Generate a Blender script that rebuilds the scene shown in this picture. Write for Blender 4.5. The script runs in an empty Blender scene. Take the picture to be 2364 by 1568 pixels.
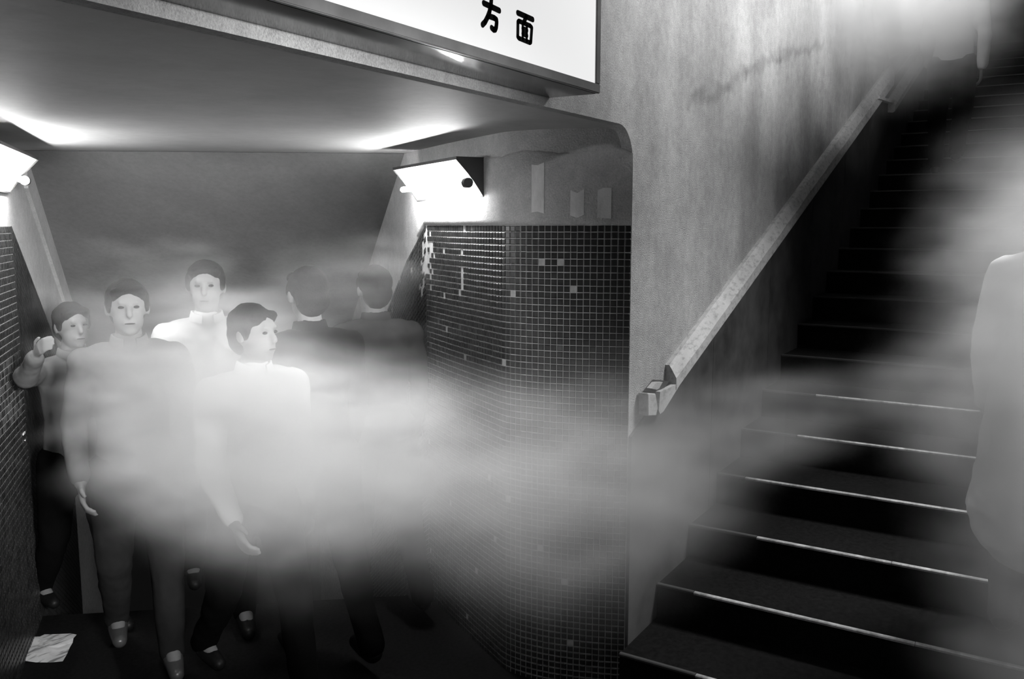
import bpy, bmesh, math, random
from mathutils import Vector, Matrix, Euler
import numpy as np
random.seed(7)
sc = bpy.context.scene
C = sc.collection
PI = math.pi
# ------------------------------------------------------------------ camera
H = 1.800                       # eye height above the landing floor
F = 2000.0; HY = 519.0
YAW = math.radians(31.894)      # camera looks this far left of +X (stairs climb along +X)
PITCH = math.atan((784 - HY) / F)
cam_d = bpy.data.cameras.new('camera'); cam = bpy.data.objects.new('camera', cam_d); C.objects.link(cam)
cam_d.sensor_width = 36.0; cam_d.lens = F / 2364 * 36.0; cam_d.clip_start = 0.05
cam.location = (0, 0, H)
cam.rotation_euler = (PI/2 - PITCH, 0, YAW - PI/2)
sc.camera = cam
# ------------------------------------------------------------------ world, exposure, lights
w = bpy.data.worlds.new('world'); sc.world = w; w.use_nodes = True
w.node_tree.nodes['Background'].inputs[0].default_value = (1, 1, 1, 1)
w.node_tree.nodes['Background'].inputs[1].default_value = 0.004
sc.view_settings.view_transform = 'Standard'; sc.view_settings.look = 'None'
sc.view_settings.gamma = 1.0; sc.view_settings.use_curve_mapping = False
sc.view_settings.exposure = 0.0
sc.cycles.max_bounces = 5; sc.cycles.diffuse_bounces = 2; sc.cycles.glossy_bounces = 2; sc.cycles.adaptive_threshold = 0.05
sc.cycles.volume_bounces = 1; sc.cycles.transparent_max_bounces = 12
sc.cycles.volume_step_rate = 3.0; sc.cycles.volume_max_steps = 44
sc.cycles.sample_clamp_indirect = 4.0

def area(name, loc, target, size, size_y, power, spread=180):
    l = bpy.data.lights.new(name, 'AREA'); l.shape = 'RECTANGLE'; l.size = size; l.size_y = size_y
    l.energy = power; l.spread = math.radians(spread)
    o = bpy.data.objects.new(name, l); C.objects.link(o); o.location = loc
    d = Vector(target) - Vector(loc); o.rotation_euler = d.to_track_quat('-Z', 'Y').to_euler()
    return o
# unseen area lights in the stair hall, out of the frame
for k, (lx, lz, pw, tz, sp_) in enumerate(((2.7, 1.25, 8, .12, 46), (4.1, 1.7, 16, .3, 50), (5.9, 2.4, 50, .35, 64), (8.2, 3.2, 120, .2, 56))):   # overhead lights, cones narrowed to imitate shade on the lower wall
    area('hall_cone_light', (lx, -1.0, H+lz), (lx+.35, 1.3, H+lz-tz), 1.3, 0.15, pw, sp_)
area('crowd_fill_light', (0.15, -1.5, H+0.36), (2.05, 2.6, H-.56), 0.8, 0.15, 21, 29)  # added light, narrow beam from behind the camera to brighten the crowd
area('stair_fill_light', (4.3, -0.7, H+2.0), (3.3, 0.15, H-.5), 1.2, 0.2, 38, 80)  # added light to brighten the coated figure and haze on the lowest steps

# ------------------------------------------------------------------ view helpers (pixel of the photo -> point on a plane)
c_, s_ = math.cos(PITCH), math.sin(PITCH)
TH = YAW
SV = (math.sin(TH), math.cos(TH)); NV = (-math.cos(TH), math.sin(TH))
def ray(x, y):
    a = (x-1182)/F; b = -(y-784)/F
    v = (a, c_+s_*b, -s_+c_*b)
    return Vector((v[0]*SV[0]+v[1]*SV[1], v[0]*NV[0]+v[1]*NV[1], v[2]))
EYE = Vector((0, 0, H))
def onY(x, y, D): r = ray(x, y); return EYE + r*(D/r.y)
def onZ(x, y, z): r = ray(x, y); return EYE + r*((z-H)/r.z)
def onW(x, y, a, b):            # vertical plane through plan points a, b
    n = Vector((b[1]-a[1], a[0]-b[0])); r = ray(x, y)
    return EYE + r*((a[0]*n.x+a[1]*n.y)/(r.x*n.x+r.y*n.y))
def at(x, y, d):                # at horizontal distance d
    r = ray(x, y); return EYE + r*(d/math.hypot(r.x, r.y))

# ------------------------------------------------------------------ materials
def mat(name, g, rough=0.7, noise=None, bump=None, spec=0.5, metal=0.0, emit=None, emit_s=0.0, extra=None):
    m = bpy.data.materials.new(name); m.use_nodes = True
    nt = m.node_tree; N = nt.nodes; L = nt.links
    b = N['Principled BSDF']
    b.inputs['Base Color'].default_value = (g, g, g, 1); b.inputs['Roughness'].default_value = rough
    b.inputs['Metallic'].default_value = metal; b.inputs['Specular IOR Level'].default_value = spec
    tc = N.new('ShaderNodeTexCoord')
    if noise:                   # list of (scale, low factor, high factor, from, to, stretch)
        prev = None
        for sc_, lo, hi, f0, f1, st in noise:
            mp = N.new('ShaderNodeMapping'); L.new(tc.outputs['Object'], mp.inputs[0]); mp.inputs['Scale'].default_value = st
            n = N.new('ShaderNodeTexNoise'); n.inputs['Scale'].default_value = sc_; n.inputs['Detail'].default_value = 6
            n.inputs['Roughness'].default_value = 0.65
            L.new(mp.outputs[0], n.inputs['Vector'])
            r = N.new('ShaderNodeMapRange'); r.inputs[1].default_value = f0; r.inputs[2].default_value = f1
            r.inputs[3].default_value = lo; r.inputs[4].default_value = hi; L.new(n.outputs['Fac'], r.inputs[0])
            if prev is None: prev = r.outputs[0]
            else:
                mu = N.new('ShaderNodeMath'); mu.operation = 'MULTIPLY'
                L.new(prev, mu.inputs[0]); L.new(r.outputs[0], mu.inputs[1]); prev = mu.outputs[0]
        if extra: prev = extra(nt, tc, prev)
        mu = N.new('ShaderNodeMath'); mu.operation = 'MULTIPLY'; mu.inputs[1].default_value = g; L.new(prev, mu.inputs[0])
        cc = N.new('ShaderNodeCombineColor')
        for i in range(3): L.new(mu.outputs[0], cc.inputs[i])
        L.new(cc.outputs[0], b.inputs['Base Color'])
    if bump:
        n = N.new('ShaderNodeTexNoise'); n.inputs['Scale'].default_value = bump[0]; n.inputs['Detail'].default_value = 4
        L.new(tc.outputs['Object'], n.inputs['Vector'])
        bp = N.new('ShaderNodeBump'); bp.inputs['Strength'].default_value = bump[1]; bp.inputs['Distance'].default_value = bump[2]
        L.new(n.outputs['Fac'], bp.inputs['Height']); L.new(bp.outputs[0], b.inputs['Normal'])
    if emit is not None:
        b.inputs['Emission Color'].default_value = (emit, emit, emit, 1); b.inputs['Emission Strength'].default_value = emit_s
    return m
def emission(name, s):
    return mat(name, 0.25, 0.7, spec=.1, emit=1.0, emit_s=s)

def crack(points, width, strength):
    """a dirt line (segments in the XZ plane of the object) with ragged edges"""
    def f(nt, tc, prev):
        N = nt.nodes; L = nt.links
        nz = N.new('ShaderNodeTexNoise'); nz.inputs['Scale'].default_value = 9; nz.inputs['Detail'].default_value = 6
        L.new(tc.outputs['Object'], nz.inputs['Vector'])
        ad = N.new('ShaderNodeVectorMath'); ad.operation = 'MULTIPLY_ADD'
        L.new(nz.outputs['Color'], ad.inputs[0]); ad.inputs[1].default_value = (.16, 0, .16); L.new(tc.outputs['Object'], ad.inputs[2])
        out = prev
        for (a, b_) in zip(points[:-1], points[1:]):
            A = Vector((a[0]+.08, 0, a[1]+.08)); B = Vector((b_[0]+.08, 0, b_[1]+.08)); BA = B-A
            fl = N.new('ShaderNodeVectorMath'); fl.operation = 'MULTIPLY'; fl.inputs[1].default_value = (1, 0, 1); L.new(ad.outputs[0], fl.inputs[0])
            su = N.new('ShaderNodeVectorMath'); su.operation = 'SUBTRACT'; su.inputs[1].default_value = A; L.new(fl.outputs[0], su.inputs[0])
            dt = N.new('ShaderNodeVectorMath'); dt.operation = 'DOT_PRODUCT'; dt.inputs[1].default_value = BA/BA.length_squared; L.new(su.outputs[0], dt.inputs[0])
            cl = N.new('ShaderNodeClamp'); L.new(dt.outputs['Value'], cl.inputs[0])
            sl = N.new('ShaderNodeVectorMath'); sl.operation = 'SCALE'; sl.inputs[0].default_value = BA; L.new(cl.outputs[0], sl.inputs['Scale'])
            s2 = N.new('ShaderNodeVectorMath'); s2.operation = 'DISTANCE'; L.new(su.outputs[0], s2.inputs[0]); L.new(sl.outputs[0], s2.inputs[1])
            r = N.new('ShaderNodeMapRange'); r.interpolation_type = 'SMOOTHSTEP'
            r.inputs[1].default_value = 0; r.inputs[2].default_value = width; r.inputs[3].default_value = strength; r.inputs[4].default_value = 1
            L.new(s2.outputs['Value'], r.inputs[0])
            mu = N.new('ShaderNodeMath'); mu.operation = 'MULTIPLY'; L.new(out, mu.inputs[0]); L.new(r.outputs[0], mu.inputs[1]); out = mu.outputs[0]
        return out
    return f
pl_line = [tuple(onY(x, y, 1.3).xz) for x, y in ((1590, 232), (1680, 205), (1720, 165), (1800, 130), (1900, 105))]
M = {}
M['plaster'] = mat('plaster', 0.42, 0.85, spec=.08, noise=[(2.2, .70, 1.12, .3, .7, (1, 1, 1)), (26, .86, 1.06, .3, .62, (1, 1, 1)), (170, .80, 1.12, .35, .62, (1, 1, 1)), (1.3, .8, 1.12, .35, .65, (2.2, 1, .35))], bump=(200, .8, .006),
                   extra=crack(pl_line, .05, .74))
M['wall_plaster'] = mat('wall_plaster', 0.46, 0.8, noise=[(3.0, .8, 1.1, .3, .7, (1, 1, 1)), (30, .9, 1.05, .3, .6, (1, 1, 1)), (170, .85, 1.1, .35, .62, (1, 1, 1))], bump=(160, .6, .004))
M['patch_paint'] = mat('patch_paint', 0.66, 0.8, noise=[(14, .75, 1.08, .3, .6, (1, 1, .4))], bump=(160, .3, .003))
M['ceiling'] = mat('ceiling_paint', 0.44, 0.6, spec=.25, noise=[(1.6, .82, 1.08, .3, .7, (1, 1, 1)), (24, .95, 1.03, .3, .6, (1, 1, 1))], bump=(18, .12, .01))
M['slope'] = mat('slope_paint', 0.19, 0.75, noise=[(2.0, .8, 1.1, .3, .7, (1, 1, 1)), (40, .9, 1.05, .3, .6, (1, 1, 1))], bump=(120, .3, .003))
M['grout'] = mat('grout', 0.42, 0.9, noise=[(40, .75, 1.1, .3, .6, (1, 1, 1))])
M['tile'] = mat('tile_dark', 0.016, 0.36, noise=[(22, .4, 2.4, .3, .7, (1, 1, 1))], spec=0.5)
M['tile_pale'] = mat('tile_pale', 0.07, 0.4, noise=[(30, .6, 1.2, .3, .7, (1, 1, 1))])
M['dado'] = mat('dado_stone', 0.06, 0.45, noise=[(5, .6, 1.5, .3, .7, (1, 1, 1))], spec=.2)
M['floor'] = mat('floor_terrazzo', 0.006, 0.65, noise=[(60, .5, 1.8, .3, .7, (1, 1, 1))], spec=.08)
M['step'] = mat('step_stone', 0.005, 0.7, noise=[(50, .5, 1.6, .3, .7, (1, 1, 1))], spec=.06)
M['nosing'] = mat('nosing_metal', 0.62, 0.45, noise=[(3, .5, 1.2, .35, .6, (1, 3, 1)), (40, .7, 1.1, .3, .6, (1, 1, 1))], metal=.6)
M['rail'] = mat('rail_paint', 0.42, 0.6, noise=[(5, .8, 1.15, .3, .7, (1, 1, 1)), (45, .7, 1.05, .36, .5, (.5, 1, 1))], bump=(60, .4, .004))
M['rail_dark'] = mat('rail_wood', 0.035, 0.8)
M['frame'] = mat('sign_frame', 0.16, 0.4, noise=[(6, .7, 1.2, .3, .7, (1, 1, 1))], spec=.5)
M['frame_under'] = mat('sign_underside', 0.05, 0.14, noise=[(4, .8, 1.2, .3, .7, (1, 1, 1))], spec=.6)
M['panel'] = emission('sign_panel', 0.76)
M['ink'] = mat('sign_ink', 0.006, 0.8, spec=.05)
M['housing'] = mat('lamp_housing', 0.03, 0.5)
M['reflector'] = mat('lamp_reflector', 0.85, 0.4)
M['tube'] = emission('lamp_tube', 130.0)
M['skin'] = mat('skin', 0.15, 0.6, spec=.2)
M['hair'] = mat('hair', 0.010, 0.8, spec=.08, bump=(120, .6, .004))
M['white_cloth'] = mat('white_cloth', 0.78, 0.9, spec=.08, noise=[(7, .82, 1.05, .3, .7, (1, 1, 1))])
M['grey_cloth'] = mat('grey_cloth', 0.10, 0.9, spec=.08, noise=[(7, .8, 1.1, .3, .7, (1, 1, 1))])
M['dark_cloth'] = mat('dark_cloth', 0.0025, 0.9, spec=.03, noise=[(7, .7, 1.2, .3, .7, (1, 1, 1))])
M['dim_cloth'] = mat('dim_cloth', 0.014, 0.9, spec=.08, noise=[(7, .7, 1.2, .3, .7, (1, 1, 1))])
M['shoe'] = mat('shoe_leather', 0.055, 0.35)
M['black_shoe'] = mat('black_shoe', 0.005, 0.5, spec=.2)
M['dim_nosing'] = mat('dim_nosing', 0.05, 0.8, spec=.1)  # dark colour imitates nosings fading in haze and dim light
M['paper'] = None

# ------------------------------------------------------------------ mesh helpers
def obj(name, bm, m, parent=None, smooth=False, **props):
    me = bpy.data.meshes.new(name); bm.normal_update(); bm.to_mesh(me); bm.free()
    if smooth:
        for p in me.polygons: p.use_smooth = True
    o = bpy.data.objects.new(name, me); C.objects.link(o)
    if m is not None: me.materials.append(m)
    if parent: o.parent = parent
    for k, v in props.items(): o[k] = v
    return o
def tag(o, label, cat, group=None):
    o['label'] = label; o['category'] = cat
    if group: o['group'] = group
    return o
def thing(name, label, cat, loc=(0, 0, 0), rz=0, group=None):
    o = bpy.data.objects.new(name, None); C.objects.link(o); o.location = loc; o.rotation_euler = (0, 0, rz)
    o.empty_display_size = .1
    return tag(o, label, cat, group)
def add_box(bm, x0, x1, y0, y1, z0, z1, bev=0):
    r = bmesh.ops.create_cube(bm, size=1)
    for v in r['verts']:
        v.co = Vector((x0+(v.co.x+.5)*(x1-x0), y0+(v.co.y+.5)*(y1-y0), z0+(v.co.z+.5)*(z1-z0)))
    if bev:
        es = {e for v in r['verts'] for e in v.link_edges}
        bmesh.ops.bevel(bm, geom=list(es), offset=bev, segments=2, affect='EDGES')
def add_prism(bm, pts, off):    # planar polygon extruded by vector off
    off = Vector(off)
    a = [bm.verts.new(p) for p in pts]; b = [bm.verts.new(Vector(p)+off) for p in pts]
    bm.faces.new(a[::-1]); bm.faces.new(b)
    n = len(pts)
    for i in range(n): bm.faces.new((a[i], a[(i+1) % n], b[(i+1) % n], b[i]))
    bmesh.ops.recalc_face_normals(bm, faces=bm.faces)
def add_cyl(bm, a, b, r, seg=16, r2=None):
    a = Vector(a); b = Vector(b); d = b-a
    q = d.to_track_quat('Z', 'Y').to_matrix().to_4x4()
    bmesh.ops.create_cone(bm, cap_ends=True, segments=seg, radius1=r, radius2=r if r2 is None else r2, depth=d.length,
                          matrix=Matrix.Translation((a+b)/2) @ q)
def struct(o): o['kind'] = 'structure'; return o

# ------------------------------------------------------------------ plan of the passage
ZC = H + 0.345                                   # flat ceiling
YF = 1.30                                        # face of the big plaster wall
P = Vector((0.611, 0.7915))                      # direction of the passage
curve_pts = [(2.912, 1.302), (2.872, 1.40), (2.832, 1.52), (2.808, 1.64), (2.810, 1.76), (2.855, 1.86), (3.087, 2.26), (3.384, 2.723), (3.96, 3.47), (5.6, 5.59)]
def resample(pts, step, smooth_upto=5):
    # Catmull-Rom through the points, then equal arc steps
    P_ = [Vector(p) for p in pts]; out = []
    for i in range(len(P_)-1):
        p0 = P_[max(i-1, 0)]; p1 = P_[i]; p2 = P_[i+1]; p3 = P_[min(i+2, len(P_)-1)]
        for k in range(24):
            t = k/24
            if i <= smooth_upto:
                out.append(.5*((2*p1)+(-p0+p2)*t+(2*p0-5*p1+4*p2-p3)*t*t+(-p0+3*p1-3*p2+p3)*t**3))
            else: out.append(p1.lerp(p2, t))
    out.append(P_[-1])
    res = [out[0]]; acc = 0; ss = [0]
    L = [0]
    for a, b in zip(out[:-1], out[1:]): L.append(L[-1]+(b-a).length)
    s = step; j = 0
    while s < L[-1]:
        while L[j+1] < s: j += 1
        res.append(out[j].lerp(out[j+1], (s-L[j])/(L[j+1]-L[j]))); s += step
    return res
TP = 0.0247
wall_r = resample(curve_pts, TP)
# arc length of the bend (where the side wall starts to go down with the stairs)
def nearest(lst, q): return min(range(len(lst)), key=lambda i: (lst[i]-Vector(q)).length)
i_bend = nearest(wall_r, (3.237, 2.481)); i_crease = nearest(wall_r, (3.384, 2.723))
DES = 0.6215                                     # descent per metre
left_a = Vector((1.923, 3.606)); left_b = Vector((2.317, 4.112)); dl = (left_b-left_a).normalized()
out_l = Vector((-dl.y, dl.x))*.03; left_a += out_l; left_b += out_l
crease_l = Vector((2.325, 4.122)) + out_l; crease_r = wall_r[i_crease]
FAR = 2.6
# ------------------------------------------------------------------ structure
# floor of the landing (with the steps climbing from it) and the passage
bm = bmesh.new()
fl_end_r = wall_r[i_bend] + Vector((.0, .0)); fl_end_l = Vector((2.12, 3.86))
poly = [(-1.6, -2.3), (2.52, -2.3), (2.52, 1.33), (3.2, 1.33), (fl_end_r.x+.3, fl_end_r.y-.35), (fl_end_l.x-.4, fl_end_l.y+.45), (-.9, .8), (-1.6, .8)]
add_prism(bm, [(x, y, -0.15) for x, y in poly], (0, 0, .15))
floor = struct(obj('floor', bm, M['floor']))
# stairs going down beyond the landing
dirp = P.to_3d(); 
bm = bmesh.new()
root = thing('staircase', 'dark stairs leading down at the far end of the passage behind the crowd', 'stairs'); struct(root)
nA = fl_end_r.to_3d() + Vector((.25, -.3, 0)); nB = fl_end_l.to_3d() + Vector((-.3, .36, 0))
for k in range(11):
    bm = bmesh.new(); o1 = dirp*(.24*k); o2 = dirp*(.24*(k+1)+.02); z = -.15*(k+1)
    add_prism(bm, [nA+o1+Vector((0, 0, z-.2)), nB+o1+Vector((0, 0, z-.2)), nB+o2+Vector((0, 0, z-.2)), nA+o2+Vector((0, 0, z-.2))], (0, 0, .2))
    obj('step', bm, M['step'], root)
# big plaster wall: lintel over the passage, rounded corner, wall beside the stairs
cx, cz, R = 2.79, H+.215, .13
outline = [(-1.6, ZC), (cx, ZC)]
for k in range(1, 9):
    a = PI/2 - k*PI/16
    outline.append((cx+.118*math.cos(a), cz+R*math.sin(a)))
outline += [(2.911, 0.0), (17.0, 0.0), (17.0, 8.0), (-1.6, 8.0)]
bm = bmesh.new(); add_prism(bm, [(x, YF, z) for x, z in outline], (0, .04, 0))
wall_front = struct(obj('wall_front', bm, M['plaster']))
bm = bmesh.new(); add_box(bm, -1.6, -.05, YF, YF+.04, 0, ZC); struct(obj('wall_left', bm, M['plaster']))
# dado: polished dark slabs, climbing with the stairs
def zr(x, lo=True):                              # lower / upper edge of the rail strip
    return H + (-.725 + .3757*(x-3.11) if lo else -.621 + .3907*(x-3.105))
bm = bmesh.new()
x0 = 2.9125; xs = [x0 + i*.9 for i in range(16)]
dado = []
for a, b in zip(xs[:-1], xs[1:]):
    bm = bmesh.new()
    zt = lambda x: zr(x)+.012 if x > 3.2 else H-.781+.42*(x-2.92)
    add_prism(bm, [(a+.0015, YF-.012, 0), (b-.0015, YF-.012, 0), (b-.0015, YF-.012, zt(b)), (a+.0015, YF-.012, zt(a))], (0, .012, 0))
    obj('dado_panel', bm, M['dado'], wall_front)
# other side of the stair hall, back wall and ceiling (behind and above the camera)
bm = bmesh.new(); add_box(bm, -1.6, 17, -2.4, -2.3, 0, 8); struct(obj('wall_right', bm, M['dado']))
bm = bmesh.new(); add_box(bm, -1.7, -1.6, -2.4, 1.34, 0, 8); struct(obj('wall_back', bm, M['dado']))
bm = bmesh.new(); add_prism(bm, [(-1.7, -2.4, H+2.2), (4, -2.4, H+2.2), (14, -2.4, 7.9), (17, -2.4, 7.9), (17, -2.4, 8.1), (-1.7, -2.4, 8.1)], (0, 3.74, 0))
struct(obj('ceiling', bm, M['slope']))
bm = bmesh.new(); add_box(bm, 16.9, 17, -2.3, 1.3, 3.5, 8); struct(obj('wall_end', bm, M['dado']))

# passage ceiling, flat then going down with the stairs
bm = bmesh.new()
ext = Vector((P.x, P.y, -DES))
cl, cr = crease_l, crease_r
n_l = (crease_l-dl*5.0); 
pl = [(-.5, YF), (3.05, YF), (3.3, 2.2), (cr.x+.25, cr.y-.32), (cl.x-.25, cl.y+.32)]
add_prism(bm, [(x, max(y, YF+.02), ZC+.001) for x, y in pl], (0, 0, .06))
struct(obj('ceiling.001', bm, M['ceiling']))
bm = bmesh.new()
a = Vector((cr.x+.25, cr.y-.32, ZC)); b = Vector((cl.x-.25, cl.y+.32, ZC))
vs = [bm.verts.new(p) for p in (a, b, b+ext*FAR*2, a+ext*FAR*2)]; bm.faces.new(vs)
bmesh.ops.recalc_face_normals(bm, faces=bm.faces)
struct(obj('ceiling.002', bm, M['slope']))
# passage right wall (curved round the corner): base sheet carrying grout and plaster
def wall_sheet(path, z0f, z1f, flip=False, sub=1):
    bm = bmesh.new(); prev = None
    for i in range(0, len(path), sub):
        p = path[i]; a = bm.verts.new((p.x, p.y, z0f(i))); b = bm.verts.new((p.x, p.y, z1f(i)))
        if prev: bm.faces.new((prev[0], prev[1], b, a) if flip else (prev[0], a, b, prev[1]))
        prev = (a, b)
    return bm
def sag(i, i0): return max(0, (i-i0))*TP*DES
dz = lambda i: H - .0 - sag(i, i_bend)           # top of the tiles
wr = struct(obj('wall_passage_right', wall_sheet(wall_r, lambda i: dz(i), lambda i: ZC+.01 if i < i_crease+2 else ZC+.3), M['wall_plaster'], smooth=True))
obj('grout_bed', wall_sheet(wall_r, lambda i: -.02 - sag(i, i_bend)-.3, lambda i: dz(i)), M['grout'], wr, smooth=True)
# plaster lip above the tiles
def offset_path(path, d):
    out = []
    for i, p in enumerate(path):
        t = (path[min(i+1, len(path)-1)]-path[max(i-1, 0)]).normalized(); n = Vector((-t.y, t.x)); out.append(p+n*d)
    return out
# normal pointing into the passage: left of travel direction
OP = offset_path(wall_r, .010)
bm = bmesh.new(); prev = None
rnd = random.Random(3)
for i in range(0, 58):
    p = OP[i]; q = wall_r[i]; j = rnd.uniform(-.003, .003)
    zt = dz(i); up = .265 + .008*math.sin(i*.5)+j if i < 30 else .272
    ring = [(q, zt-.002+j), (p, zt+.004+j), (p, zt+.02), (p, zt+up-.012), (q, zt+up)]
    vv = [bm.verts.new((a_.x, a_.y, z_)) for a_, z_ in ring]
    if prev:
        for k in range(4): bm.faces.new((prev[k], vv[k], vv[k+1], prev[k+1]))
    prev = vv
obj('plaster_render', bm, M['wall_plaster'], wr, smooth=True)
# repainted patches on the render
OPP = offset_path(wall_r, .0112)
def patch(px0, px1, z0, z1, seed):
    r = random.Random(seed); bm = bmesh.new(); prev = None
    ids = [i for i in range(0, 60) if px0 <= projx(OPP[i]) <= px1]
    for i in ids:
        a = bm.verts.new((OPP[i].x, OPP[i].y, z0+r.uniform(-.006, .006))); b = bm.verts.new((OPP[i].x, OPP[i].y, z1+r.uniform(-.012, .004)))
        if prev: bm.faces.new((prev[0], a, b, prev[1]))
        prev = (a, b)
    return bm
def projx(p, z=H):
    v = Vector((p.x*SV[0]+p.y*NV[0], p.x*SV[1]+p.y*NV[1])); return 1182+F*v.x/(v.y*c_-(z-H)*s_)
obj('paint_patch', patch(1225, 1262, H+.045, H+.225, 1), M['patch_paint'], wr)
obj('paint_patch', patch(1316, 1352, H+.03, H+.125, 2), M['patch_paint'], wr)
obj('paint_patch', patch(1364, 1412, H+.025, H+.135, 3), M['patch_paint'], wr)
# mosaic tiles
def tile_mesh(bm, o, ex, ey, n, w_, h_, d_, ch=.0022):
    """tile at origin o (lower left), unit axes ex ey, outward n"""
    A = [o, o+ex*w_, o+ex*w_+ey*h_, o+ey*h_]
    c2 = ch
    B = [o+ex*c2+ey*c2, o+ex*(w_-c2)+ey*c2, o+ex*(w_-c2)+ey*(h_-c2), o+ex*c2+ey*(h_-c2)]
    va = [bm.verts.new(p) for p in A]; vm = [bm.verts.new(p+n*(d_-ch)) for p in A]; vb = [bm.verts.new(p+n*d_) for p in B]
    bm.faces.new(vb)
    for k in range(4):
        bm.faces.new((va[k], va[(k+1) % 4], vm[(k+1) % 4], vm[k])); bm.faces.new((vm[k], vm[(k+1) % 4], vb[(k+1) % 4], vb[k]))
def mosaic(path, i_b, parent, rows, i0, i1, single_test, missing, pale, ztop, side=1, pitch=TP):
    stuff = bmesh.new(); stuff_p = bmesh.new(); singles = []
    gap = .0032*pitch/TP; rr = random.Random(11)
    master = bmesh.new(); tile_mesh(master, Vector((0, 0, 0)), Vector((1, 0, 0)), Vector((0, 0, 1)), Vector((0, -1, 0)), pitch-gap, pitch-gap, .0035)
    bmesh.ops.recalc_face_normals(master, faces=master.faces)
    me = bpy.data.meshes.new('tile'); master.to_mesh(me); me.materials.append(M['tile'])
    mp = me.copy(); mp.materials.clear(); mp.materials.append(M['tile_pale'])
    for i in range(i0, i1):
        a = path[i]; b = path[i+1]; t = (b-a).normalized(); n = Vector((-t.y, t.x, 0))*side
        sg0 = max(0, (i-i_b))*TP*DES; slope = DES if i >= i_b else 0
        ex = Vector((t.x, t.y, -slope)); ey = Vector((0, 0, 1)); wtile = (b-a).length-gap
        for j in range(rows):
            z = ztop - sg0 - (j+1)*pitch + gap*.5 + rr.uniform(-.0006, .0006)
            o = Vector((a.x, a.y, z)) + ex*gap*.5
            u = missing(i, j, rr)
            if u: continue
            pa = pale(i, j, rr)
            nn = (n + Vector((t.x, t.y, 0))*rr.uniform(-.03, .03) + Vector((0, 0, rr.uniform(-.03, .03)))).normalized()
            if single_test(i, j) and slope == 0:
                ob = bpy.data.objects.new('tile', mp if pa else me); C.objects.link(ob); ob.parent = parent
                X = Vector((t.x, t.y, 0))*(1 if side == 1 else 1)
                ob.matrix_world = Matrix(((t.x, -nn.x, 0, o.x), (t.y, -nn.y, 0, o.y), (0, -nn.z, 1, o.z), (0, 0, 0, 1)))
                singles.append(ob)
            else:
                tile_mesh(stuff_p if pa else stuff, o, ex, ey, nn, wtile, pitch-gap, .0035)
    for bmx, m in ((stuff, M['tile']), (stuff_p, M['tile_pale'])):
        bmesh.ops.recalc_face_normals(bmx, faces=bmx.faces)
        obj('mosaic_tiles', bmx, m, parent, kind='stuff')
    return singles
i_c = nearest(wall_r, (3.21, 2.44))
def missing_r(i, j, r):
    d = math.hypot((i-(i_bend-1))/2.6, (j-5.2)/3.6)
    if d < 1 and r.random() < .75: return True
    if d < 2 and r.random() < .2: return True
    if abs(i-(i_bend-18)) < 1 and 7 <= j <= 10: return r.random() < .8
    if j == 0 and r.random() < .05: return True
    return r.random() < .006
def pale_r(i, j, r):
    if 32 <= j <= 35 and 0 <= i < 22: return r.random() < .6
    return r.random() < .004
n1 = mosaic(wall_r, i_bend, wr, 73, 0, min(len(wall_r)-1, i_bend+60), lambda i, j: i < 10 and 2 <= j < 32, missing_r, pale_r, H-.002)
# passage left wall
left_path = []
s0 = -4.6
while s0 < 3.0:
    left_path.append(left_a + dl*s0); s0 += .03
i_lb = nearest(left_path, (2.079, 3.806))
lz = lambda i: H - max(0, (i-i_lb))*.03*DES
wl = struct(obj('wall_passage_left', wall_sheet(left_path, lambda i: lz(i), lambda i: ZC+.01 if i < i_lb+16 else ZC+.3, flip=True), M['wall_plaster']))
obj('grout_bed', wall_sheet(left_path, lambda i: -.3-max(0, (i-i_lb))*.03*DES, lambda i: lz(i), flip=True), M['grout'], wl)
TPs = TP; 
def mosaic_left():
    st = bmesh.new(); sp = bmesh.new(); rr = random.Random(5)
    n = Vector((dl.y, -dl.x, 0)); g = .0036
    for i in range(i_lb-60, min(len(left_path)-1, i_lb+45)):
        a = left_path[i]; sl = DES if i >= i_lb else 0
        ex = Vector((dl.x, dl.y, -sl)); sg0 = max(0, i-i_lb)*.03*DES
        for j in range(60):
            z = H-.004-sg0-(j+1)*.03
            pa = (i < i_lb-1 and 18 <= j <= 26 and rr.random() < .5)  # paler tiles imitate a streak of light reflected on worn tiles
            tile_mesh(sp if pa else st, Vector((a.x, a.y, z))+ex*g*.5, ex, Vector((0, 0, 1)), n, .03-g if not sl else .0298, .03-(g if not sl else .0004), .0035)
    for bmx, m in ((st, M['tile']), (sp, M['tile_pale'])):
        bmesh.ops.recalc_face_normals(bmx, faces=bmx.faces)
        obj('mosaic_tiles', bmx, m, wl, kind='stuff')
mosaic_left()
# sloping concrete trim under the descending ceiling, left
bm = bmesh.new()
nl = Vector((dl.y, -dl.x, 0)); q0 = Vector((crease_l.x, crease_l.y, ZC-.004)) - nl*.002; dn = Vector((dl.x, dl.y, -DES))
qs = [q0-Vector((dl.x, dl.y, 0))*.0, q0-Vector((0, 0, .11))]
add_prism(bm, [q0, q0+dn*2.4, q0+dn*2.4-Vector((0, 0, .17)), q0-Vector((0, 0, .17))], nl*.02)
struct(obj('trim_1', bm, M['wall_plaster']))

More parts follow.
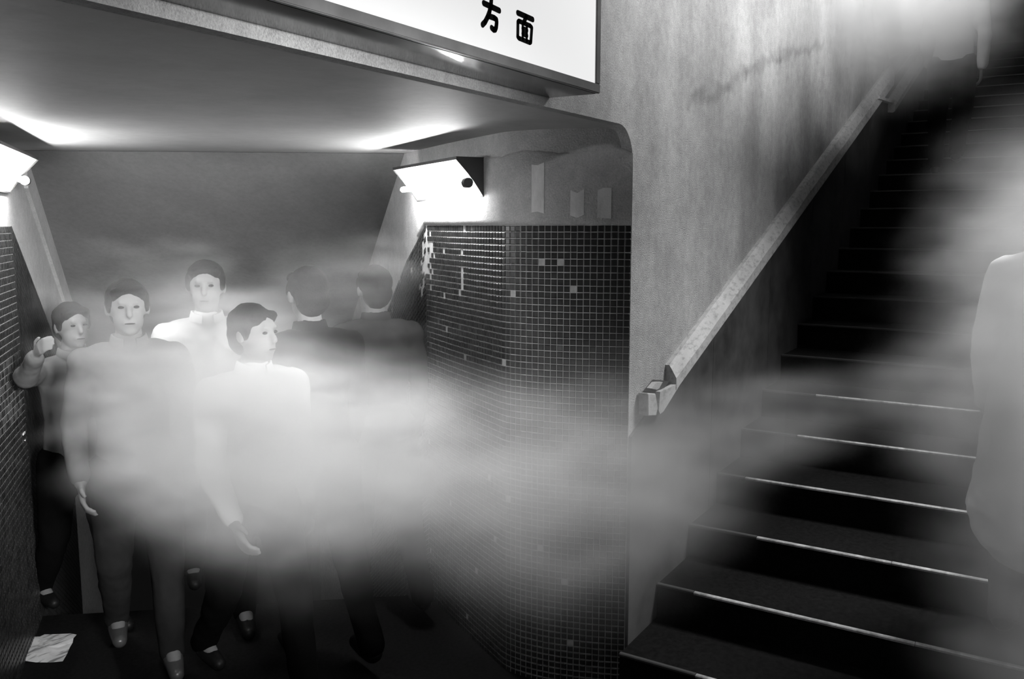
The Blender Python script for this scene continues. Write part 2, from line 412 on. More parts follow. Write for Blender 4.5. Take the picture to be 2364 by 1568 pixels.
# ------------------------------------------------------------------ staircase going up
st = thing('staircase', 'wide dark stairs with thin metal nosings climbing to the right', 'stairs'); struct(st)
for k in range(-1, 26):
    X = 3.194+.36*k; z = H-1.46+.144*k
    bm = bmesh.new(); add_box(bm, X+.004, X+.36+.03, -2.3, YF-.013, z-.34, z-.003, 0)
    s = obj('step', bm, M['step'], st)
    # nosing: slim metal angle, slightly bent by wear, in three lengths
    r = random.Random(k)
    ye = 1.06+r.uniform(-.1, .1)
    def nose(yy, mt):
      bm = bmesh.new()
      for a, b in zip(yy[1:], yy[:-1]):
        dzz = r.uniform(-.0012, .0012)
        pts = [(X-.006, 0, z-.008), (X-.006, 0, z-.001), (X-.003, 0, z+.0025), (X+.010, 0, z+.0025), (X+.010, 0, z-.003), (X+.004, 0, z-.003), (X+.003, 0, z-.008)]
        add_prism(bm, [(p[0], a+.001, p[2]+dzz) for p in pts], (0, b-a-.002, 0))
      o_ = obj('nosing', bm, mt, s)
      return o_
    nose([YF-.014, ye], M['dim_nosing'])['label'] = 'nosing coloured dark to fade into the haze'
    if k < 5: nose([ye, .35+r.uniform(-.2, .2), -.6, -2.3], M['nosing'])
    else: nose([ye, -.2, -2.3], M['dim_nosing'])['label'] = 'nosing coloured dark to fade into the haze'

# ------------------------------------------------------------------ rail strip along the wall
rail = thing('wall_rail', 'long chipped pale handrail ledge climbing the plaster wall above the stairs', 'handrail')
def strip(x0, x1, lo0, lo1, hi0, hi1, d, y=YF, end_rag=True, seed=0, seg=40):
    """ledge with a chamfered top: section from the wall outwards"""
    bm = bmesh.new(); prev = None; r = random.Random(seed)
    for k in range(seg+1):
        t = k/seg; x = x0+(x1-x0)*t; lo = lo0+(lo1-lo0)*t; hi = hi0+(hi1-hi0)*t; m_ = lo+(hi-lo)*.52
        e = r.uniform(-.0015, .0015)
        sec = [(y, lo+.006), (y-d*.75, lo), (y-d, lo+.01), (y-d+e, m_+e), (y-d*.55, hi-.015+e*.5), (y-d*.35, hi), (y, hi)]
        vv = [bm.verts.new((x + (.10*(s[1]-lo)/(hi-lo+1e-6) if False else 0), s[0], s[1])) for s in sec]
        if prev:
            for i in range(len(vv)): bm.faces.new((prev[i], prev[(i+1) % len(vv)], vv[(i+1) % len(vv)], vv[i]))
        else: bm.faces.new(vv)
        prev = vv
    bm.faces.new(prev[::-1]); bmesh.ops.recalc_face_normals(bm, faces=bm.faces)
    return bm
obj('ledge', strip(3.26, 8.15, zr(3.26), zr(8.15), zr(3.26, False), zr(8.15, False), .05), M['rail'], rail)
# broken lower end: two chips and dark core
e0 = onY(1508, 932, YF-.03)
bm = bmesh.new()
pp = [(1496, 908), (1514, 909), (1519, 942), (1515, 960), (1497, 961)]
add_prism(bm, [onY(x, y, YF-.045) for x, y in pp], (0, .04, 0)); bmesh.ops.bevel(bm, geom=bm.edges[:], offset=.003, affect='EDGES')
obj('broken_end', bm, M['rail'], rail)
bm = bmesh.new()
pp = [(1500, 905), (1522, 878), (1545, 880), (1528, 905), (1520, 940), (1512, 915)]
add_prism(bm, [onY(x, y, YF-.030) for x, y in pp], (0, .028, 0)); obj('core', bm, M['rail_dark'], rail)
bm = bmesh.new()
pp = [(1524, 905), (1537, 900), (1575, 880), (1532, 950), (1524, 956), (1521, 948)]
add_prism(bm, [onY(x, y, YF-.048) for x, y in pp], (0, .02, 0)); obj('splinter', bm, M['rail'], rail)
bm = bmesh.new()
pp = [(1504, 897), (1516, 883), (1530, 882), (1522, 897), (1516, 900)]
add_prism(bm, [onY(x, y, YF-.044) for x, y in pp], (0, .02, 0)); obj('splinter', bm, M['rail'], rail)
# upper continuation set lower, with its end bracket
obj('upper_ledge', strip(8.15, 14.0, zr(8.15)-.22, zr(14)-.22, zr(8.15, False)-.28, zr(14, False)-.28, .07, seed=4), M['rail'], rail)
bm = bmesh.new(); pp = [(2032, 223), (2067, 232), (2062, 238), (2030, 228)]
add_prism(bm, [onY(x, y, YF-.06) for x, y in pp], (0, .06, 0)); obj('bracket', bm, M['rail'], rail)

# ------------------------------------------------------------------ hanging light box sign
sg = thing('station_sign', 'large white backlit sign with two black characters above the passage', 'sign', (0, 0, 0))
YS = 1.135; ZB = H+.373; SX0, SX1 = .35, 2.303; ZT = ZB+.62
bm = bmesh.new(); add_box(bm, SX0, SX1, YS+.012, YF-.001, ZB+.003, ZT-.003); obj('housing', bm, M['frame'], sg)
bm = bmesh.new(); add_box(bm, SX0+.002, SX1-.002, YS+.014, YF-.002, ZB, ZB+.003); obj('underside', bm, M['frame_under'], sg)
fw = .025
for (a, b, c, d) in ((SX0, SX1, ZB, ZB+fw), (SX0, SX1, ZT-fw, ZT), (SX0, SX0+fw, ZB+fw, ZT-fw), (SX1-fw, SX1, ZB+fw, ZT-fw)):
    bm = bmesh.new(); add_box(bm, a, b, YS, YS+.012, c, d, .002); obj('frame_bar', bm, M['frame'], sg)
bm = bmesh.new(); add_box(bm, SX0+fw, SX1-fw, YS+.005, YS+.0115, ZB+fw, ZT-fw); obj('panel', bm, M['panel'], sg)
def sp(u, v): p = onY(960+u/4.378, v/4.378, YS+.0045); return Vector((p.x, p.z))
def stroke(bm, pts, w):
    """round-ended ribbon"""
    pts = [sp(*p) for p in pts]
    for a, b in zip(pts[:-1], pts[1:]):
        t = (b-a).normalized() if (b-a).length > 1e-6 else Vector((1, 0)); ang = math.atan2(t.y, t.x)
        ring = [(b + Vector((math.cos(ang+x), math.sin(ang+x)))*w) for x in np.linspace(-PI/2, PI/2, 7)]
        ring += [(a + Vector((math.cos(ang+x), math.sin(ang+x)))*w) for x in np.linspace(PI/2, 3*PI/2, 7)]
        add_prism(bm, [(q.x, YS+.0045, q.y) for q in ring], (0, -.0012, 0))
bm = bmesh.new()
W_ = .0068
stroke(bm, [(684, 32), (842, 108)], W_); stroke(bm, [(762, -20), (756, 66)], W_)
stroke(bm, [(752, 70), (742, 120), (722, 175), (698, 222), (672, 250)], W_)
stroke(bm, [(744, 165), (792, 183), (813, 200), (815, 225), (810, 275), (800, 300), (785, 302), (764, 282)], W_)
obj('character', bm, M['ink'], sg)
bm = bmesh.new()
stroke(bm, [(1028, 130), (1180, 198)], W_); stroke(bm, [(1112, 170), (1092, 222)], W_)
stroke(bm, [(1030, 222), (1040, 213), (1155, 262), (1170, 280), (1160, 425), (1150, 432), (1040, 387), (1028, 372), (1030, 222)], W_*.85)
for a in ([(1078, 240), (1078, 395)], [(1120, 262), (1118, 412)]): stroke(bm, a, W_*.62)
for a in ([(1080, 290), (1120, 306)], [(1080, 342), (1120, 360)]): stroke(bm, a, W_*.9)
obj('character', bm, M['ink'], sg)

# ------------------------------------------------------------------ wedge lamps on the passage walls
def wedge_lamp(label, A, B, n, zb, zt, depth):
    """A->B along the wall at the bottom edge, n outward"""
    t = thing('wall_lamp', label, 'lamp', (A.x, A.y, zb), 0, 'tube lamps on the passage walls')
    o = Vector((A.x, A.y, zb)); ax = (B-A).to_3d(); L = ax.length; ax.normalize(); n = n.to_3d(); up = Vector((0, 0, 1)); hgt = zt-zb
    def pt(s, d, z): return ax*s + n*d + up*z
    e = .004
    bm = bmesh.new()
    for z0, z1, d0, d1 in ((hgt-.006, hgt, .001, depth), ):      # top plate
        add_prism(bm, [pt(0, d0, z0), pt(0, d1, z0), pt(0, d1, z1), pt(0, d0, z1)], ax*L)
    add_prism(bm, [pt(0, .001, 0), pt(0, .006, 0), pt(0, .006, hgt), pt(0, .001, hgt)], ax*L)   # back plate
    add_prism(bm, [pt(0, depth, hgt-.012), pt(0, depth+.004, hgt-.012), pt(0, depth+.004, hgt), pt(0, depth, hgt)], ax*L)  # lip
    add_prism(bm, [pt(0, .003, -.004), pt(0, .014, -.004), pt(0, .014, .003), pt(0, .003, .003)], ax*L)
    obj('housing', bm, M['housing'], t)
    bm = bmesh.new()
    mid = pt(0, depth*.40, hgt*.42)
    a, b = pt(0, .010, .003), pt(0, depth-.002, hgt-.007)
    add_prism(bm, [a, mid, b, b-up*.003, mid+Vector((0, 0, -.003)), a+n*.003][::-1], ax*L)
    obj('reflector', bm, M['reflector'], t)
    for s in (-.002, L):
        bm = bmesh.new(); add_prism(bm, [pt(s, .001, -.004), pt(s, .012, -.004), pt(s, depth*.47, hgt*.42), pt(s, depth+.004, hgt-.012), pt(s, depth+.004, hgt), pt(s, .001, hgt)], ax*.003)
        obj('end_cap', bm, M['housing'], t)
    c0 = pt(.03, depth*.60, hgt*.34); c1 = pt(L+.02, depth*.60, hgt*.34)
    for s in (.004, ):
        bm = bmesh.new(); add_cyl(bm, pt(s, depth*.60, hgt*.34), pt(s+.028, depth*.60, hgt*.34), .020, 20); obj('lamp_holder', bm, M['housing'], t)
    bm = bmesh.new(); add_cyl(bm, c0, c1, .0125, 16); obj('tube', bm, M['tube'], t, smooth=False)
    return t
A = Vector((2.893, 1.915)); B = A + (Vector((3.384, 2.723))-A).normalized()*.74
tw = (B-A).normalized(); nr = Vector((-tw.y, tw.x))
A = A + nr*.004; B = B + nr*.004
wedge_lamp('wedge-shaped tube lamp on the right passage wall above the dark mosaic tiles', A, B, nr, H+.112, H+.262, .125)
B2 = Vector((2.05, 3.77)) + out_l; A2 = B2 - dl*.80; n2 = Vector((dl.y, -dl.x))
t2 = wedge_lamp('glowing tube lamp cut off by the left edge of the photograph', B2+n2*.004, A2+n2*.004, n2, H+.135, H+.285, .125)
# ------------------------------------------------------------------ small things
def paper_extra(nt, tc, prev):
    N = nt.nodes; L = nt.links
    n = N.new('ShaderNodeTexNoise'); n.inputs['Scale'].default_value = 30; n.inputs['Detail'].default_value = 3
    mp = N.new('ShaderNodeMapping'); mp.inputs['Scale'].default_value = (.35, 1.6, 1); mp.inputs['Rotation'].default_value = (0, 0, .9); L.new(tc.outputs['Object'], mp.inputs[0]); L.new(mp.outputs[0], n.inputs['Vector'])
    r = N.new('ShaderNodeMapRange'); r.inputs[1].default_value = .40; r.inputs[2].default_value = .5; r.inputs[3].default_value = .35; r.inputs[4].default_value = 1; L.new(n.outputs['Fac'], r.inputs[0])
    mu = N.new('ShaderNodeMath'); mu.operation = 'MULTIPLY'; L.new(prev, mu.inputs[0]); L.new(r.outputs[0], mu.inputs[1]); return mu.outputs[0]
M['paper'] = mat('newsprint', .75, .9, noise=[(8, .7, 1.1, .3, .7, (1, 1, 1))], extra=paper_extra)
bm = bmesh.new(); base = onZ(107, 1500, 0)
edge = [(32, 1529), (48, 1500), (58, 1482), (65, 1472), (80, 1471), (91, 1466), (120, 1467), (153, 1465), (165, 1468), (158, 1478), (156, 1487), (150, 1497), (143, 1512), (133, 1528), (105, 1532), (70, 1531)]
pts = [onZ(x+12, y, 0) for x, y in edge]
r = random.Random(2)
bot = [bm.verts.new((p.x-base.x, p.y-base.y, .002)) for p in pts]; mid = [bm.verts.new(((p.x-base.x)*.5, (p.y-base.y)*.5, .004+r.uniform(0, .010))) for p in pts]
ctr = bm.verts.new((0, 0, .012)); n = len(pts)
for i in range(n):
    bot[i].co.z += r.uniform(0, .008); bm.faces.new((bot[i], bot[(i+1) % n], mid[(i+1) % n], mid[i])); bm.faces.new((mid[i], mid[(i+1) % n], ctr))
bmesh.ops.recalc_face_normals(bm, faces=bm.faces); bmesh.ops.solidify(bm, geom=bm.faces[:], thickness=.0006)
o = obj('torn_paper', bm, M['paper']); o.location = (base.x, base.y, 0)
tag(o, 'torn sheet of printed paper lying on the dark floor at bottom left', 'paper')
pA, pB = (left_a.x, left_a.y), (left_b.x, left_b.y)
pc = onW(52, 1001, pA, pB)
t = thing('wall_plate', 'tiny pale plate low on the left mosaic wall', 'plate', (pc.x, pc.y, pc.z))
n3 = Vector((dl.y, -dl.x, 0)); d3 = dl.to_3d()
bm = bmesh.new(); add_prism(bm, [n3*.004-d3*.022+Vector((0, 0, -.004)), n3*.004+d3*.022+Vector((0, 0, -.004)), n3*.004+d3*.022+Vector((0, 0, .004)), n3*.004-d3*.022+Vector((0, 0, .004))], n3*.004)
obj('plate', bm, M['patch_paint'], t)
bm = bmesh.new(); add_prism(bm, [n3*.004+d3*.008+Vector((0, 0, -.036)), n3*.004+d3*.018+Vector((0, 0, -.036)), n3*.004+d3*.018+Vector((0, 0, -.031)), n3*.004+d3*.008+Vector((0, 0, -.031))], n3*.004)
obj('screw_cover', bm, M['patch_paint'], t)
# ------------------------------------------------------------------ people
def cap(bm, a, b, ra, rb, sy=1.0, seg=12):
    a = Vector(a); b = Vector(b); tmp = bmesh.new()
    bmesh.ops.create_icosphere(tmp, subdivisions=2, radius=ra, matrix=Matrix.Translation(a))
    bmesh.ops.create_icosphere(tmp, subdivisions=2, radius=rb, matrix=Matrix.Translation(b))
    if (b-a).length > 1e-5: add_cyl(tmp, a, b, ra, seg, rb)
    if sy != 1.0:
        for v in tmp.verts: v.co.y = a.y + (v.co.y-a.y)*sy
    me = bpy.data.meshes.new('t'); tmp.to_mesh(me); tmp.free(); bm.from_mesh(me); bpy.data.meshes.remove(me)
def ell(bm, c, r, rot=None, sub=3):
    m = Matrix.Translation(c) @ (rot or Matrix()) @ Matrix.Diagonal((r[0], r[1], r[2], 1))
    bmesh.ops.create_icosphere(bm, subdivisions=sub, radius=1, matrix=m)
def fuse(name, bm, m, parent, voxel, smooth=3, disp=0.0, dscale=.12, cut=None):
    me = bpy.data.meshes.new(name); bm.to_mesh(me); bm.free()
    o = bpy.data.objects.new(name, me); C.objects.link(o)
    r = o.modifiers.new('r', 'REMESH'); r.mode = 'VOXEL'; r.voxel_size = voxel
    s = o.modifiers.new('s', 'SMOOTH'); s.factor = .5; s.iterations = smooth
    if disp:
        tx = bpy.data.textures.new('folds', 'CLOUDS'); tx.noise_scale = dscale
        d = o.modifiers.new('d', 'DISPLACE'); d.texture = tx; d.strength = disp; d.mid_level = .5; d.texture_coords = 'LOCAL'
    bpy.context.view_layer.update()
    dg = bpy.context.evaluated_depsgraph_get()
    nm = bpy.data.meshes.new_from_object(o.evaluated_get(dg)); o.modifiers.clear(); o.data = nm; nm.name = name
    bpy.data.meshes.remove(me)
    for p in nm.polygons: p.use_smooth = True
    nm.materials.clear(); nm.materials.append(m); o.parent = parent
    return o
def person(label, loc, yaw, h, shirt='white_cloth', trousers='dark_cloth', hair='hair', stride=.35, arms=(.4, -.3), elbows=(.5, .4),
           long_coat=False, head_turn=0, voxel=.0068, lean=.04, up_arm=None, shoes='black_shoe', long_hair=False, group='people in the crowd'):
    """front of the figure is local +Y"""
    t = thing('person', label, 'person', loc, yaw, group); k = h/1.70
    V = lambda x, y, z: Vector((x*k, y*k, z*k))
    hipz = .90
    def fk(sx, ang, knee):
        hip = Vector((sx*.09, 0, hipz)); kn = hip + Vector((sx*.01, math.sin(ang)*.42, -math.cos(ang)*.42))
        an = kn + Vector((0, math.sin(ang-knee)*.40, -math.cos(ang-knee)*.40)); return hip, kn, an
    legs = [fk(-1, stride, .12), fk(1, -stride*.8, .45 if stride > .05 else .02)]
    drop = min(l[2].z for l in legs)-.085
    D = Vector((0, 0, -drop))
    legs = [[p+D for p in l] for l in legs]
    tw = lambda x, y, z: V(x, y + lean*(z-.9)/.6, z) + D*k
    body = bmesh.new()
    cap(body, tw(0, 0, .95), tw(0, 0, 1.10), .135*k, .12*k, .68); cap(body, tw(0, 0, 1.10), tw(0, .005, 1.30), .12*k, .145*k, .66)
    cap(body, tw(-.10, 0, 1.37), tw(.10, 0, 1.37), .075*k, .075*k); cap(body, tw(0, 0, 1.38), tw(0, .015, 1.52), .058*k, .05*k)
    sh = []
    hands = []
    for q, sx in enumerate((-1, 1)):
        s = Vector((sx*.175, lean*.85, 1.375)); a = arms[q]; e = elbows[q]
        if up_arm == q:
            el = s+Vector((sx*.12, .20, .02)); wr_ = el+Vector((sx*.02, .2, .12))
        else:
            el = s+Vector((sx*.05, math.sin(a)*.28, -math.cos(a)*.28)); wr_ = el+Vector((-sx*.01, math.sin(a+e)*.25, -math.cos(a+e)*.25))
        s, el, wr_ = [(p+D)*k for p in (s, el, wr_)]
        sh.append((s, el, wr_)); 
        cap(body, s, el, .05*k, .038*k); cap(body, el, wr_, .038*k, .026*k)
        d = (wr_-el).normalized(); side = Vector((0, 1, 0)) if abs(d.y) < .7 else Vector((0, 0, 1))
        side = (side - d*side.dot(d)).normalized(); nrm = d.cross(side)*(-sx)
        pc = wr_+d*.045*k
        for o_ in (-.022, -.007, .008, .022): cap(body, wr_+d*.012*k, wr_+d*.085*k+side*o_*k, .016*k, .0115*k)
        for f, (o_, ln) in enumerate(((.026, .068), (.009, .078), (-.009, .072), (-.025, .056))):
            b0 = wr_+d*.085*k+side*o_*k; b1 = b0+(d*.92+nrm*.30).normalized()*ln*.5*k; b2 = b1+(d*.6+nrm*.8).normalized()*ln*.5*k
            cap(body, b0, b1, .0095*k, .009*k); cap(body, b1, b2, .009*k, .008*k)
        t0 = wr_+d*.025*k+side*.02*k; t1 = t0+(side*.75+d*.6).normalized()*.038*k; t2 = t1+(d*.95+nrm*.3+side*.1).normalized()*.03*k
        cap(body, t0, t1, .0125*k, .0105*k); cap(body, t1, t2, .0105*k, .009*k)
    for q, (hp, kn, an) in enumerate(legs):
        hp, kn, an = hp*k, kn*k, an*k
        cap(body, hp, kn, .085*k, .055*k); cap(body, kn, kn.lerp(an, .35)+Vector((0, -.012*k, 0)), .052*k, .055*k); cap(body, kn.lerp(an, .35), an, .053*k, .036*k)
        cap(body, an, an+V(0, .12, -.05), .035*k, .028*k)
    # head
    hc = tw(0, .025, 1.595); R_ = Matrix.Rotation(head_turn, 4, 'Z')
    hp_ = lambda x, y, z: hc + (R_ @ Vector((x, y, z)))*k
    ell(body, hp_(0, -.012, .02), (.076*k, .094*k, .092*k), R_); ell(body, hp_(0, .018, -.045), (.058*k, .068*k, .07*k), R_); ell(body, hp_(0, .055, -.088), (.028*k, .026*k, .022*k), R_, 2)
    cap(body, hp_(0, .084, .012), hp_(0, .098, -.022), .009*k, .014*k); cap(body, hp_(-.03, .076, .028), hp_(.03, .076, .028), .010*k, .010*k)
    for sx in (-1, 1): ell(body, hp_(sx*.077, -.005, -.005), (.010*k, .02*k, .031*k), R_, 2)
    cap(body, hp_(-.018, .080, -.058), hp_(.018, .080, -.058), .009*k, .009*k)
    b = fuse('body', body, M['skin'], t, voxel, 2)
    for sx in (-1, 1):
        bm = bmesh.new(); ell(bm, hp_(sx*.029, .077, .008), (.012*k, .008*k, .006*k), R_, 2); obj('eye', bm, M['hair'], t, True)
    bm = bmesh.new(); ell(bm, hp_(0, .088, -.058), (.021*k, .006*k, .0035*k), R_, 2); obj('mouth', bm, M['dim_cloth'], t, True)
    hr = bmesh.new()
    ell(hr, hp_(0, -.022, .036), (.084*k, .096*k, .086*k), R_)
    for sx in (-1, 1): ell(hr, hp_(sx*.070, .008, .022), (.015*k, .030*k, .048*k), R_, 2)
    ell(hr, hp_(0, -.055, -.01), (.074*k, .062*k, .085*k), R_); cap(hr, hp_(-.045, .045, .068), hp_(.048, .048, .062), .026*k, .022*k)
    if long_hair: cap(hr, hp_(0, -.06, -.02), hp_(0, -.05, -.14), .075*k, .062*k)
    fuse('hair', hr, M[hair], t, .008, 2, .008, .03)
    # shirt
    s = bmesh.new()
    top = .86 if not long_coat else .42
    cap(s, tw(0, 0, .93), tw(0, 0, 1.10), .158*k, .142*k, .70); cap(s, tw(0, 0, 1.10), tw(0, .005, 1.29), .142*k, .163*k, .70)
    cap(s, tw(-.11, 0, 1.37), tw(.11, 0, 1.37), .084*k, .084*k); cap(s, tw(0, 0, 1.40), tw(0, .012, 1.455), .074*k, .062*k)
    for (a_, el, wr_) in sh:
        cap(s, a_, el, .066*k, .054*k); cap(s, el, el.lerp(wr_, .9), .054*k, .042*k)
    if long_coat: cap(s, tw(0, 0, 1.02), V(0, .0, .60), .20*k, .24*k, .8); cap(s, V(0, 0, .6), V(0, 0, .50), .24*k, .25*k, .8)
    fuse('coat' if long_coat else 'shirt', s, M[shirt], t, .011, 5, .022)
    # collar
    c = bmesh.new(); seg = 20; rings = []
    for (rr, zz) in ((.066, 1.452), (.062, 1.488), (.068, 1.486), (.078, 1.450)):
        ring = []
        for i in range(seg+1):
            a = PI/2+.35 + (2*PI-.7)*i/seg
            ring.append(c.verts.new(tw(rr*math.cos(a), .014+rr*math.sin(a)*.95, zz-(.018*max(0, math.sin(a))))))
        rings.append(ring)
    for a_, b_ in zip(rings[:-1], rings[1:]):
        for i in range(seg): c.faces.new((a_[i], a_[i+1], b_[i+1], b_[i]))
    obj('collar', c, M[shirt], t, True)
    tr = bmesh.new(); cap(tr, tw(0, 0, .90), tw(0, 0, .99), .148*k, .142*k, .74)
    for hp, kn, an in legs:
        hp, kn, an = hp*k, kn*k, an*k; cap(tr, hp, kn, .102*k, .075*k); cap(tr, kn, an.lerp(kn, -.03), .075*k, .058*k)
    fuse('trousers', tr, M[trousers], t, .012, 5, .02)
    for hp, kn, an in legs:
        an = an*k; bm = bmesh.new()
        cap(bm, an+V(0, -.02, -.035), an+V(0, .03, -.035), .043*k, .043*k); cap(bm, an+V(0, .03, -.04), an+V(0, .15, -.052), .043*k, .032*k)
        z0 = an.z-.085*k
        so = fuse('shoe', bm, M[shoes], t, .008, 3)
        for v in so.data.vertices: v.co.z = max(v.co.z, z0)
    return t
def ground(px, py_top, d):
    p = at(px, py_top, d); return (p.x, p.y, 0), p.z
def face(loc, tx, ty):          # yaw so that local +Y looks at the point
    return math.atan2(ty-loc[1], tx-loc[0])-PI/2
def stair_z(X):
    k = math.floor((X-3.194)/.36); return H-1.46+.144*k
l, h = ground(470, 600, 4.05)
person('person in a white shirt facing front, tallest head in the middle of the crowd', l, face(l, .3, 0), h, stride=.25, arms=(.3, -.3), head_turn=-.15)
l, h = ground(568, 694, 3.25)
person('person with dark hair in a white shirt, nearest in front of the crowd', l, face(l, 1.2, -.6), h, stride=.3, arms=(-.2, .35), head_turn=.4)
l, h = ground(288, 650, 3.68)
person('striding person in grey shirt and dark trousers, leg above the torn paper', l, face(l, .5, .4), h, shirt='grey_cloth', trousers='dim_cloth', stride=.13, arms=(.2, -.2), elbows=(.9, .8), shoes='shoe')
l, h = ground(150, 700, 4.22)
person('person in grey with one arm stretched forward beside the left tiled wall', l, face(l, 1.6, 0), h, shirt='grey_cloth', stride=.2, up_arm=1)
l, h = ground(722, 624, 3.52)
person('person in dark clothes at the back of the crowd under the sloping ceiling', l, face(l, 3.6, 5), h, shirt='dark_cloth', stride=.15, arms=(.1, .2), elbows=(.7, .2))
l, h = ground(872, 618, 4.0)
person('person in a dark jacket nearest the mosaic wall and its lamp', l, face(l, 4.2, 4.4), h, shirt='dim_cloth', stride=.2, arms=(.3, .0))
X = 3.42; l = (X, -.03, stair_z(X))
person('person in a long pale coat on the lowest steps at the right edge', l, -PI/2, 1.60, shirt='white_cloth', trousers='grey_cloth', stride=.12, arms=(.1, -.08), elbows=(.15, .15), long_coat=True, group='people on the stairs')
X = 8.05; l = (X, .80, stair_z(X))
person('person in a white shirt high up the stairs beside the handrail ledge', l, -PI/2, 1.68, stride=.3, group='people on the stairs')
# ------------------------------------------------------------------ haze volumes added to imitate the moving crowd's blur
def haze(name, label, caps, res, lo, hi, amp=1.0, nscale=2.2, stretch=(1, 1, 2.6), g=.2, soft=2.0):
    vol = bpy.data.volumes.new(name); o = bpy.data.objects.new(name, vol); C.objects.link(o)
    ng = bpy.data.node_groups.new(name, 'GeometryNodeTree')
    ng.interface.new_socket('Geometry', in_out='INPUT', socket_type='NodeSocketGeometry')
    ng.interface.new_socket('Geometry', in_out='OUTPUT', socket_type='NodeSocketGeometry')
    N = ng.nodes; L = ng.links; out = N.new('NodeGroupOutput')
    def vm(op, a, b=None, c=None):
        n = N.new('ShaderNodeVectorMath'); n.operation = op
        for i, x in enumerate((a, b, c)):
            if x is None: continue
            if isinstance(x, bpy.types.NodeSocket): L.new(x, n.inputs[i])
            else: n.inputs[i].default_value = x
        return n
    def mm(op, a, b=None, clamp=False):
        n = N.new('ShaderNodeMath'); n.operation = op; n.use_clamp = clamp
        for i, x in enumerate((a, b)):
            if x is None: continue
            if isinstance(x, bpy.types.NodeSocket): L.new(x, n.inputs[i])
            else: n.inputs[i].default_value = x
        return n.outputs[0]
    pos = N.new('GeometryNodeInputPosition').outputs[0]
    st_ = vm('MULTIPLY', pos, stretch).outputs[0]
    nz = N.new('ShaderNodeTexNoise'); nz.inputs['Scale'].default_value = nscale; nz.inputs['Detail'].default_value = 4; nz.inputs['Roughness'].default_value = .55
    nz.inputs['Distortion'].default_value = .6
    L.new(st_, nz.inputs['Vector'])
    wob = vm('MULTIPLY_ADD', nz.outputs['Color'], (.34*amp, .34*amp, .22*amp), tuple(-x for x in (.17*amp, .17*amp, .11*amp))).outputs[0]
    wp = vm('ADD', pos, wob).outputs[0]
    total = None
    for (A, B, ra, rb, zs, dn) in caps:
        A = Vector(A); B = Vector(B); BA = B-A
        pa = vm('SUBTRACT', wp, tuple(A)).outputs[0]
        tt = mm('MULTIPLY', vm('DOT_PRODUCT', pa, tuple(BA/BA.length_squared)).outputs['Value'], 1.0, True)
        sc2 = N.new('ShaderNodeVectorMath'); sc2.operation = 'SCALE'; sc2.inputs[0].default_value = BA; L.new(tt, sc2.inputs['Scale'])
        q = vm('MULTIPLY', vm('SUBTRACT', pa, sc2.outputs[0]).outputs[0], (1, 1, zs)).outputs[0]
        ln = vm('LENGTH', q).outputs['Value']
        rad = mm('ADD', mm('MULTIPLY', tt, rb-ra), ra)
        u = mm('DIVIDE', ln, rad)
        e = mm('MULTIPLY', mm('POWER', 2.718, mm('MULTIPLY', mm('POWER', u, soft), -1.0)), dn)
        total = e if total is None else mm('ADD', total, e)
    n2 = N.new('ShaderNodeTexNoise'); n2.inputs['Scale'].default_value = nscale*2.2; n2.inputs['Detail'].default_value = 5; n2.inputs['Roughness'].default_value = .6
    L.new(st_, n2.inputs['Vector'])
    mod = mm('MULTIPLY', mm('SUBTRACT', n2.outputs['Fac'], .34), 5.0, True)
    mod = mm('ADD', mm('MULTIPLY', mod, .68), .32)
    total = mm('MAXIMUM', mm('SUBTRACT', mm('MULTIPLY', total, mod), .03), 0.0)
    vc = N.new('GeometryNodeVolumeCube'); L.new(total, vc.inputs['Density'])
    vc.inputs['Min'].default_value = lo; vc.inputs['Max'].default_value = hi
    for ax, a, b in zip('XYZ', lo, hi): vc.inputs['Resolution '+ax].default_value = max(8, int((b-a)/res))
    m = bpy.data.materials.new(name); m.use_nodes = True; t = m.node_tree; t.nodes.clear()
    mo = t.nodes.new('ShaderNodeOutputMaterial'); vs = t.nodes.new('ShaderNodeVolumeScatter'); at_ = t.nodes.new('ShaderNodeAttribute'); at_.attribute_name = 'density'
    vs.inputs['Color'].default_value = (.97, .97, .97, 1); vs.inputs['Anisotropy'].default_value = g
    t.links.new(at_.outputs['Fac'], vs.inputs['Density']); t.links.new(vs.outputs[0], mo.inputs['Volume'])
    sm = N.new('GeometryNodeSetMaterial'); sm.inputs['Material'].default_value = m
    L.new(vc.outputs[0], sm.inputs['Geometry']); L.new(sm.outputs[0], out.inputs[0])
    md = o.modifiers.new('haze', 'NODES'); md.node_group = ng
    vol.materials.append(m)
    tag(o, label, 'haze'); o['kind'] = 'stuff'
    return o
def seg(p0, p1, ra, rb, zs, dn): return (at(*p0), at(*p1), ra, rb, zs, dn)
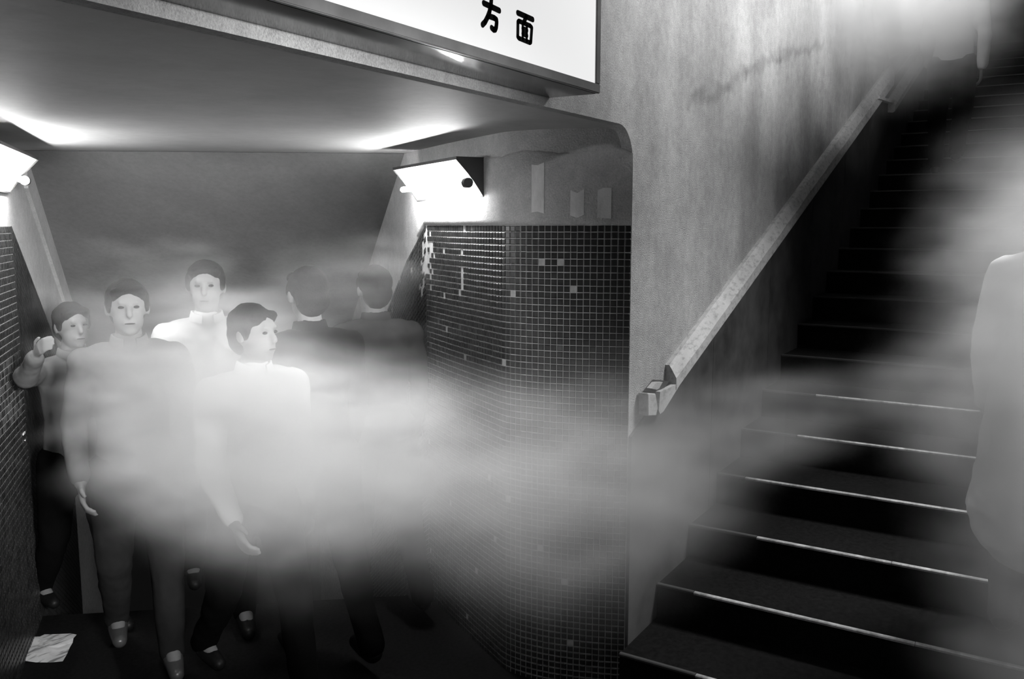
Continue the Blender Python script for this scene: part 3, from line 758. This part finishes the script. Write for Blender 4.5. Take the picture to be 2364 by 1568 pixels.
S = [seg((300, 880, 3.5), (560, 980, 3.1), .16, .26, 1.0, 4.0),
     seg((180, 740, 3.5), (300, 700, 3.5), .13, .15, 1.0, 1.4), seg((230, 800, 3.3), (360, 960, 3.1), .10, .20, 1.0, .9), seg((320, 1030, 3.0), (700, 1160, 2.8), .15, .20, 1.0, 5.0),
     seg((430, 740, 3.7), (640, 760, 3.6), .15, .16, 1.0, 2.6), seg((450, 650, 3.7), (480, 700, 3.7), .13, .14, 1.0, 1.2), seg((520, 900, 3.0), (640, 930, 2.95), .13, .16, 1.0, 2.5),
     seg((560, 980, 2.9), (860, 1060, 2.7), .26, .24, 1.0, 5.5),
     seg((820, 1070, 2.7), (1280, 1150, 2.45), .24, .27, 1.0, 1.7),
     seg((1250, 1150, 2.45), (1500, 1130, 2.5), .27, .22, 1.0, 1.15),
     seg((1480, 1100, 2.55), (1800, 960, 3.0), .22, .15, 1.1, 1.1),
     seg((1780, 960, 3.0), (2200, 880, 3.3), .14, .14, 1.2, .55),
     seg((700, 660, 3.2), (880, 650, 3.4), .12, .14, 1.0, 1.0), seg((1000, 900, 2.9), (1150, 930, 2.8), .10, .12, 1.0, .5)]
haze('crowd_blur_haze', 'thick white haze imitating the blurred crowd streaming past the mosaic wall', S, .028, (.6, -.3, .12), (5.2, 4.4, 2.05), soft=2.6, stretch=(.6, .6, 3.4), amp=1.25, nscale=2.6)
S = [seg((2390, 560, 2.9), (2340, 1000, 2.9), .17, .17, .8, 5.0), seg((2340, 1000, 2.9), (2320, 1500, 2.9), .15, .15, .7, 3.5),
     seg((2350, 760, 3.0), (2100, 880, 3.1), .13, .12, 1.0, .8)]
haze('crowd_blur_haze', 'upright pale haze imitating a blurred figure on the lowest steps at the right edge', S, .03, (1.9, -.8, .12), (4.6, 1.25, 2.3))
S = [seg((1990, 10, 6.2), (2190, 20, 6.8), .34, .36, 1.0, 2.6), seg((2080, 130, 6.3), (2200, 60, 6.8), .20, .22, 1.0, 2.4), seg((1850, 40, 5.0), (2000, 60, 6.2), .12, .25, 1.0, .6)]
haze('crowd_blur_haze', 'bright haze imitating a blurred figure over the top of the handrail ledge', S, .04, (4.2, -.4, 2.4), (9.0, 1.29, 5.2))
